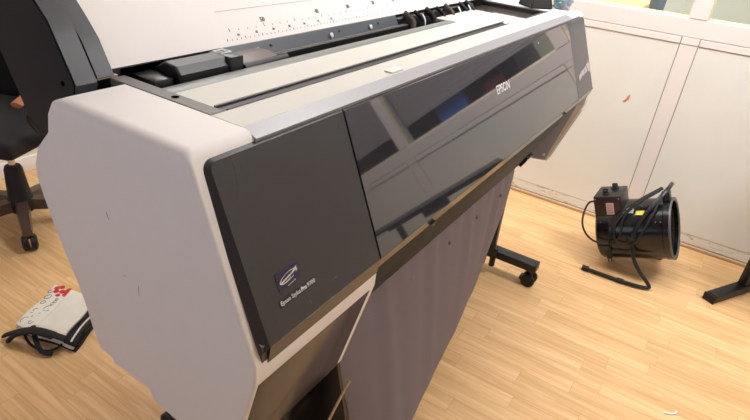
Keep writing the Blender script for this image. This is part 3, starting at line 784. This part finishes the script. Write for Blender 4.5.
# ================================================================== FAN HEATER
HT = thing('fan_heater', 'black cylindrical electric fan heater tilted on its tubular stand', 'heater', (2.12, .1, 0))
HL = Vector((2.163, .234, .138)); HR = Vector((2.160, -.054, .256)); HA = (HR - HL).normalized(); HLEN = (HR - HL).length
HS = HA.cross(Vector((0, 0, 1))).normalized()
if HS.x > 0: HS = -HS
HU = HS.cross(HA).normalized()
if HU.z < 0: HU = -HU
def hp(a, u, s): return HL + HA * a + HU * u + HS * s
RH = .138
bm = new()
lathe(bm, HL, HA, [(0, RH * .55), (.001, RH * .90), (.006, RH * .97), (.014, RH), (.06, RH), (.063, RH + .0015), (.067, RH), (HLEN - .03, RH), (HLEN - .027, RH + .003), (HLEN - .004, RH + .003), (HLEN, RH - .002), (HLEN - .003, RH - .012), (HLEN - .09, RH - .013), (HLEN - .09, .02)], 56)
obj('housing', bm, mat('heater_black_gloss', (20, 20, 22), .17, noise=.03), HT, 40)
bm = new(); lathe(bm, hp(HLEN - .004, 0, 0), HA, [(0, RH - .013), (0, RH + .004), (.006, RH + .003), (.007, RH - .005), (.004, RH - .013), (0, RH - .013)], 56, False)
obj('rim', bm, mat('heater_rim', (92, 92, 96), .4, metal=.3), HT)
bm = new()
for rr in (.025, .05, .075, .1, .12):
    c = [hp(HLEN - .02, math.cos(a) * rr, math.sin(a) * rr) for a in [2 * math.pi * k / 32 for k in range(33)]]
    tube(bm, c, .0013, 5, 0)
for k in range(8):
    a = math.pi * k / 8
    tube(bm, [hp(HLEN - .022, math.cos(a) * (RH - .012), math.sin(a) * (RH - .012)), hp(HLEN - .022, -math.cos(a) * (RH - .012), -math.sin(a) * (RH - .012))], .0013, 5, 0)
obj('grille', bm, M_black, HT)
# control box
bm = new(); obox(bm, hp(.062, RH - .002, .02), HA, HU, HS, .118, .115, .15, .004); cb_ = obj('control_box', bm, M_blackm, HT)
for (a, s) in ((.05, .055), (.075, -.02)):
    bm = new(); q = hp(a, RH + .0555, s); lathe(bm, q, HU, [(0, .017), (.004, .017), (.006, .013), (.018, .012), (.02, .010)], 20)
    obox(bm, q + HU * .02, HA, HU, HS, .024, .010, .007, .002); obj('knob', bm, M_rubber, cb_)
bm = new(); obox(bm, hp(.062, RH - .002, .0955), HA, HU, HS, .112, .109, .002, .0008); fp_ = obj('face_plate', bm, mat('reddish_black', (46, 30, 30), .35), cb_)
bm = new(); obox(bm, hp(.072, RH - .002, .0972), HA, HU, HS, .032, .055, .0012); lbm = obj('label', bm, M_label, fp_)
bm = new()
for q in range(5): obox(bm, hp(.072, RH - .020 + q * .009, .0981), HA, HU, HS, .024, .0028, .0004)
obj('label_print', bm, mat('reddish_print', (180, 110, 108), .6), lbm)
for (a, u) in ((.012, .045), (.112, .045), (.012, -.048), (.112, -.048)):
    bm = new(); cyl(bm, hp(a, RH + u, .0965), hp(a, RH + u, .0985), .003, n=10); obj('screw', bm, M_chrome, fp_)
bm = new()
for (a, wd, hh, cu) in ((.150, .03, .03, .0),):
    obox(bm, hp(a, RH * .86, RH * .56), HA, (HU * .5 - HS * .86).normalized(), (HU * .86 + HS * .5).normalized(), wd, hh, .002)
obj('white_sticker', bm, M_paper, HT)
bm = new(); obox(bm, hp(.192, RH * .80, RH * .64), HA, (HU * .62 - HS * .78).normalized(), (HU * .78 + HS * .62).normalized(), .035, .022, .002); obj('yellow_sticker', bm, M_yellow, HT)
for a in (.02, HLEN - .045):
    for du in (-.01, .01):
        bm = new(); q = hp(a + du, RH * .55, RH * .83); cyl(bm, q, q + (HU * .55 + HS * .83) * .004, .003, n=8); obj('rivet', bm, M_chrome, HT)
# tubular stand
pv = hp(.155, 0, RH + .012)
far = hp(.155, 0, -(RH + .012))
bm = new()
tube(bm, [pv + HU * .012 + HA * -.003, pv, (1.99, .04, .10), (2.005, -.045, .022), (1.995, -.045, .012), (1.975, .02, .012), (1.968, .10, .012), (1.965, .222, .012)], .0085, 10, 3)
obj('stand', bm, M_blackm, HT)
bm = new(); tube(bm, [far, (2.30, .03, .10), (2.31, -.05, .022), (2.305, -.05, .012), (2.30, .05, .012), (2.30, .20, .012)], .0085, 10, 3); obj('stand', bm, M_blackm, HT)
for q in ((1.965, .215), (2.30, .195)):
    bm = new(); cyl(bm, (q[0], q[1], .013), (q[0], q[1] + .03, .013), .013, n=14); obj('rubber_foot', bm, M_rubber, HT)
bm = new(); cyl(bm, (1.972, .06, .0125), (1.97, .09, .0125), .0112, n=12); obj('sleeve', bm, M_rubber, HT)
bm = new(); lathe(bm, hp(.155, 0, RH - .002), HS, [(0, .02), (.01, .02), (.022, .016), (.026, .01)], 20); obj('pivot_knob', bm, M_rubber, HT)
# carry handle over the top to the rim
bm = new(); tube(bm, [pv + HS * .004, hp(.185, RH * .5, RH * .98), hp(.235, RH * .95, RH * .62), hp(.285, RH * 1.28, RH * .15), hp(.30, RH * 1.36, -.02), hp(.30, RH * 1.30, -.10)], .009, 8, 3, .6); obj('carry_handle', bm, M_black, HT)
bm = new(); obox(bm, hp(.29, RH + .014, .0), HA, HU, HS, .03, .05, .05, .004); obj('handle_bracket', bm, M_black, HT)
# cable
def cable(pts, r=.0045):
    bm = new(); tube(bm, pts, r, 8, 3); return bm
c1 = [hp(.001, RH + .02, .05), hp(-.035, RH + .02, .06), hp(-.055, RH * .6, RH + .0), hp(-.02, .01, RH + .022), hp(.06, -.02, RH + .02), hp(.115, .02, RH + .02), hp(.12, .06, RH + .006), hp(.13, RH * .8, RH * .85), hp(.19, RH * 1.12, RH * .55), hp(.27, RH * 1.38, .03)]
obj('power_cable', cable(c1), M_rubber, HT)
c2 = [hp(.28, RH * 1.40, .01), hp(.20, RH * 1.20, RH * .45), hp(.12, RH * .80, RH * .80), hp(.085, .06, RH + .016), hp(.10, -.02, RH + .03), hp(.15, -.03, RH + .03), hp(.20, .03, RH + .02), hp(.25, RH * .8, RH * .75), hp(.28, RH * 1.33, .02)]
obj('power_cable', cable(c2), M_rubber, HT)
c3 = [hp(.275, RH * 1.42, .0), hp(.17, RH * 1.14, RH * .55), hp(.10, RH * .78, RH * .86), hp(.07, .03, RH + .02), hp(.062, -.045, RH + .014)]
obj('power_cable', cable(c3), M_rubber, HT)
bm = new(); q = hp(.06, -.05, RH + .014); obox(bm, q - HU * .015, HA, HU, HS, .024, .04, .018, .005)
for s_ in (-.007, .007):
    cyl(bm, q + HA * s_ - HU * .034, q + HA * s_ - HU * .052, .0024, n=8)
obj('mains_plug', bm, M_rubber, HT)

# ================================================================== DESK at the right edge
DK = thing('standing_desk', 'black steel desk frame with T foot at the right edge', 'desk', (2.34, -.42, 0))
fd = Vector((.262, -.156, 0)).normalized(); fn = Vector((-fd.y, fd.x, 0))
bm = new(); F0 = Vector((2.098, -.283, .0)); c = F0 + fd * .235 + Vector((0, 0, .0185)); obox(bm, c, fd, fn, (0, 0, 1), .45, .05, .035, .002); obj('foot', bm, M_blackm, DK)
bm = new(); c = F0 + fd * -.002 + Vector((0, 0, .0185)); obox(bm, c, fd, fn, (0, 0, 1), .012, .054, .037, .003); obj('foot_cap', bm, M_rubber, DK)
pq = F0 + fd * .235
bm = new(); obox(bm, pq + Vector((0, 0, .37)), fd, fn, (0, 0, 1), .05, .035, .67, .003); obj('post', bm, M_blackm, DK)
ld = -fn if fn.y > 0 else fn
ld = Vector((-.5, -.86, 0)) if ld.dot(Vector((-.5, -.86, 0))) > 0 else Vector((.5, .86, 0))
ld = Vector((fd.y, -fd.x, 0)); 
bm = new(); c = pq + ld * .6 + Vector((0, 0, .0185)); obox(bm, c, fd, fn, (0, 0, 1), .45, .05, .035, .002); obj('foot', bm, M_blackm, DK)
bm = new(); obox(bm, pq + ld * .6 + Vector((0, 0, .37)), fd, fn, (0, 0, 1), .05, .035, .67, .003); obj('post', bm, M_blackm, DK)
bm = new(); obox(bm, pq + ld * .30 + Vector((0, 0, .72)), fd, fn, (0, 0, 1), .05, .72, .022, .003); obj('beam', bm, M_blackm, DK)
bm = new(); obox(bm, pq + ld * .36 + Vector((0, 0, .70)), fd, fn, (0, 0, 1), .12, .16, .05, .004); obj('gear_box', bm, M_black, DK)
bm = new(); obox(bm, pq + ld * .40 + Vector((0, 0, .7375)), fd, fn, (0, 0, 1), .30, .95, .012, .003); obj('desk_top', bm, M_blackm, DK)

# ================================================================== OFFICE CHAIR at the left edge
CHX, CHY = .60, 2.40
CH = thing('office_chair', 'black swivel office chair with wooden armrest behind the printer', 'chair', (CHX, CHY, 0))
toc = Vector((.51 - CHX, 2.2 - CHY, 0)); YAW = math.radians(203)
CH.rotation_euler = (0, 0, YAW)
a_0 = math.atan2(toc.y, toc.x) - YAW
for k in range(5):
    a = a_0 + 2 * math.pi * k / 5; d = Vector((math.cos(a), math.sin(a), 0)); n_ = Vector((-d.y, d.x, 0)); c0 = Vector((CHX, CHY, 0))
    bm = new()
    L_ = []
    for (r, wd, z0, z1) in ((.02, .03, .085, .135), (.13, .025, .08, .122), (.25, .019, .07, .10)):
        L_.append([bm.verts.new(c0 + d * r + n_ * s * wd + Vector((0, 0, z))) for s, z in ((-1, z0), (1, z0), (.8, z1), (-.8, z1))])
    for A, B in zip(L_, L_[1:]):
        for i in range(4): bm.faces.new((A[i], A[(i + 1) % 4], B[(i + 1) % 4], B[i]))
    bm.faces.new(L_[0]); bm.faces.new(L_[-1][::-1])
    lg = obj('base_leg', bm, M_brownmetal, CH, label='worn brown topped base leg')
    bm = new(); q = c0 + d * .235; cyl(bm, q + Vector((0, 0, .055)), q + Vector((0, 0, .072)), .011, n=12)
    for s in (-1, 1): lathe(bm, q + n_ * s * .003 + Vector((0, 0, .034)), n_ * s, [(0, .026), (.002, .0335), (.020, .0335), (.026, .022)], 20)
    obj('caster', bm, M_rubber, lg)
bm = new(); lathe(bm, (CHX, CHY, .07), (0, 0, 1), [(0, .045), (.03, .058), (.055, .055), (.07, .046), (.2, .036), (.215, .03)], 28); obj('column_cover', bm, M_rubber, CH)
bm = new(); cyl(bm, (CHX, CHY, .28), (CHX, CHY, .40), .014, n=16); obj('gas_lift', bm, M_chrome, CH)
bm = new(); box(bm, CHX - .12, CHX + .12, CHY - .1, CHY + .1, .39, .43, .01); cyl(bm, (CHX + .08, CHY - .10, .40), (CHX + .10, CHY - .22, .36), .025, .02, 14); obj('tilt_mechanism', bm, M_black, CH)
bm = new(); box(bm, CHX - .24, CHX + .24, CHY - .23, CHY + .23, .432, .51, .03, 4); obj('seat', bm, M_fabblack, CH)
bm = new()
G = []
for i in range(9):
    u = i / 8; row = []
    for j in range(9):
        v = j / 8
        row.append(bm.verts.new((CHX - .25 - .05 * v + .03 * (2 * u - 1) ** 2, CHY + (u - .5) * (.46 - .08 * v), .47 + v * .60)))
    G.append(row)
for i in range(8):
    for j in range(8): bm.faces.new((G[i][j], G[i + 1][j], G[i + 1][j + 1], G[i][j + 1]))
bmesh.ops.solidify(bm, geom=bm.faces[:], thickness=.05); obj('backrest', bm, M_fabblack, CH, 60)
bm = new(); tube(bm, [(CHX - .05, CHY, .42), (CHX - .22, CHY, .43), (CHX - .30, CHY, .5), (CHX - .31, CHY, .72)], .018, 10, 2); obj('back_bar', bm, M_black, CH)
for s in (-1, 1):
    y = CHY + s * .27
    bm = new(); tube(bm, [(CHX + .02, CHY + s * .2, .43), (CHX + .06, y, .46), (CHX + .16, y, .58), (CHX + .12, y, .655), (CHX - .14, y, .66), (CHX - .2, y, .56)], .014, 8, 3); obj('arm_frame', bm, M_black, CH)
    bm = new(); tube(bm, [(CHX - .16, y, .678), (CHX - .05, y, .684), (CHX + .1, y, .682), (CHX + .2, y, .655)], .022, 10, 2, .55); obj('armrest', bm, M_wood, CH, label='wooden armrest')

# ================================================================== FOLDED SHOPPING BAG
BG = thing('folded_tote_bag', 'folded white canvas tote bag with red cherries on the parquet left of the printer', 'bag', (.3, 1.66, 0))
# corners on the floor plane: A left, B far, C right, D near
Ab, Bb, Cb, Db = Vector((.205, 1.735)), Vector((.405, 1.835)), Vector((.455, 1.60)), Vector((.270, 1.50))
def bagpt(u, v, z): 
    p = (Ab * (1 - u) + Bb * u) * (1 - v) + (Db * (1 - u) + Cb * u) * v
    return Vector((p.x, p.y, z))
def sheet(name, u0, u1, v0, v1, z, th_, m, parent, amp=.003, nu=22, nv=22, ph=0.0, label=None):
    bm = new(); G = []
    for i in range(nu + 1):
        row = []
        for j in range(nv + 1):
            u = lerp(u0, u1, i / nu); v = lerp(v0, v1, j / nv)
            zz = z + amp * (math.sin(9 * u + ph) * math.cos(7 * v + ph) + .5 * math.sin(17 * v + 5 * u + ph)) 
            eu = min(i, nu - i) / nu; ev = min(j, nv - j) / nv
            zz -= max(0, .06 - min(eu, ev)) * .08
            row.append(bm.verts.new(bagpt(u + .01 * math.sin(11 * v + ph), v + .01 * math.sin(9 * u + ph), zz)))
        G.append(row)
    for i in range(nu):
        for j in range(nv): bm.faces.new((G[i][j], G[i + 1][j], G[i + 1][j + 1], G[i][j + 1]))
    for f in bm.faces: f.normal_update()
    if bm.faces[0].normal.z < 0 if hasattr(bm.faces, 'ensure_lookup_table') and not bm.faces.ensure_lookup_table() else False:
        bmesh.ops.reverse_faces(bm, faces=bm.faces)
    r = bmesh.ops.extrude_face_region(bm, geom=bm.faces[:])
    vs = [e for e in r['geom'] if isinstance(e, bmesh.types.BMVert)]
    bmesh.ops.translate(bm, vec=(0, 0, -th_), verts=vs)
    return obj(name, bm, m, parent, 50, label=label)
sheet('lower_fold', .0, 1.0, .04, 1.0, .012, .010, M_fabblack, BG, .0012, ph=.4)
sheet('middle_fold', .0, .98, .03, .96, .023, .009, M_canvas, BG, .0015, ph=1.4)
sheet('dark_border', .02, 1.0, .70, .99, .034, .010, M_fabblack, BG, .0015, ph=1.4)
sheet('white_stripe', .05, 1.0, .90, .93, .0365, .0015, M_canvas, BG, .0015, ph=1.4)
top = sheet('upper_fold', .0, 1.0, .0, .80, .042, .014, M_canvas, BG, .002, ph=2.0)
flp = sheet('front_flap', .02, 1.0, .34, .82, .050, .007, M_canvas, BG, .002, ph=2.6)
# printing: cherries, outlines
def bz(u, v):
    f_ = lambda z, amp, ph: z + amp * (math.sin(9 * u + ph) * math.cos(7 * v + ph) + .5 * math.sin(17 * v + 5 * u + ph))
    return f_(.050, .002, 2.6) if v > .34 else f_(.042, .002, 2.0)
def disc(bm, u, v, z, r, n=14):
    z = bz(u, v) + .0012
    c = bagpt(u, v, z); P = [c + Vector((math.cos(2 * math.pi * k / n) * r, math.sin(2 * math.pi * k / n) * r, 0)) for k in range(n)]
    A = [bm.verts.new(p) for p in P]; B = [bm.verts.new(p - Vector((0, 0, .0035))) for p in P]
    bm.faces.new(A); bm.faces.new(B[::-1])
    for i in range(n): bm.faces.new((A[i], B[i], B[(i + 1) % n], A[(i + 1) % n]))
bm = new()
for (u, v, r) in ((.93, .10, .010), (.99, .16, .009), (.86, .13, .010), (.90, .22, .011), (.80, .20, .008), (.94, .29, .012), (.985, .30, .010), (.86, .30, .010)): disc(bm, u, v, .0475 if v < .27 else .0495, r)
obj('cherry_print', bm, M_red, top)
bm = new()
def ring(u, v, r, a0=0, a1=360):
    z = bz(u, v) + .0004
    c = bagpt(u, v, z); tube(bm, [c + Vector((math.cos(math.radians(a)) * r, math.sin(math.radians(a)) * r * .7, 0)) for a in range(a0, a1 + 1, 24)], .0011, 5, 0)
for (u, v, r, a0, a1) in ((.70, .08, .013, 0, 360), (.56, .09, .009, 0, 360), (.82, .05, .010, 30, 300), (.12, .08, .014, 0, 200), (.12, .2, .010, 60, 330), (.47, .25, .017, 20, 270), (.60, .24, .008, 0, 300), (.66, .25, .007, 0, 300), (.36, .10, .008, 0, 200), (.72, .24, .006, 40, 330)): ring(u, v, r, a0, a1)
for (u, v, du, dv) in ((.3, .2, .03, .02), (.27, .07, .02, .03), (.77, .16, .03, .03), (.2, .14, .04, 0)):
    a, b = bagpt(u, v, bz(u, v) + .0004), bagpt(u + du, v + dv, bz(u + du, v + dv) + .0004); tube(bm, [a, b], .001, 5, 0)
obj('outline_print', bm, M_ink, top)
# black handles bunched at the open end
for pts, r in (([(.262, 1.53, .046), (.235, 1.59, .060), (.205, 1.66, .056), (.178, 1.70, .036), (.165, 1.735, .014)], .013),
               ([(.245, 1.57, .050), (.225, 1.61, .060), (.205, 1.65, .058), (.18, 1.69, .034), (.16, 1.70, .014)], .018),
               ([(.21, 1.69, .04), (.185, 1.63, .03), (.20, 1.575, .010), (.235, 1.545, .010), (.29, 1.56, .03)], .0045),
               ([(.23, 1.665, .05), (.20, 1.60, .04), (.195, 1.565, .012), (.215, 1.54, .010)], .008)):
    bm = new(); tube(bm, pts, r, 10, 3, .45); obj('handle', bm, M_fabblack, BG)

# paper scrap on the floor
bm = new(); tube(bm, [(1.272, -.214, .003), (1.277, -.232, .004), (1.290, -.248, .003), (1.301, -.250, .006)], .0032, 6, 2, .35)
tag(obj('paper_scrap', bm, M_paper), 'tiny curled white paper scrap on the bare floor', 'paper scrap')
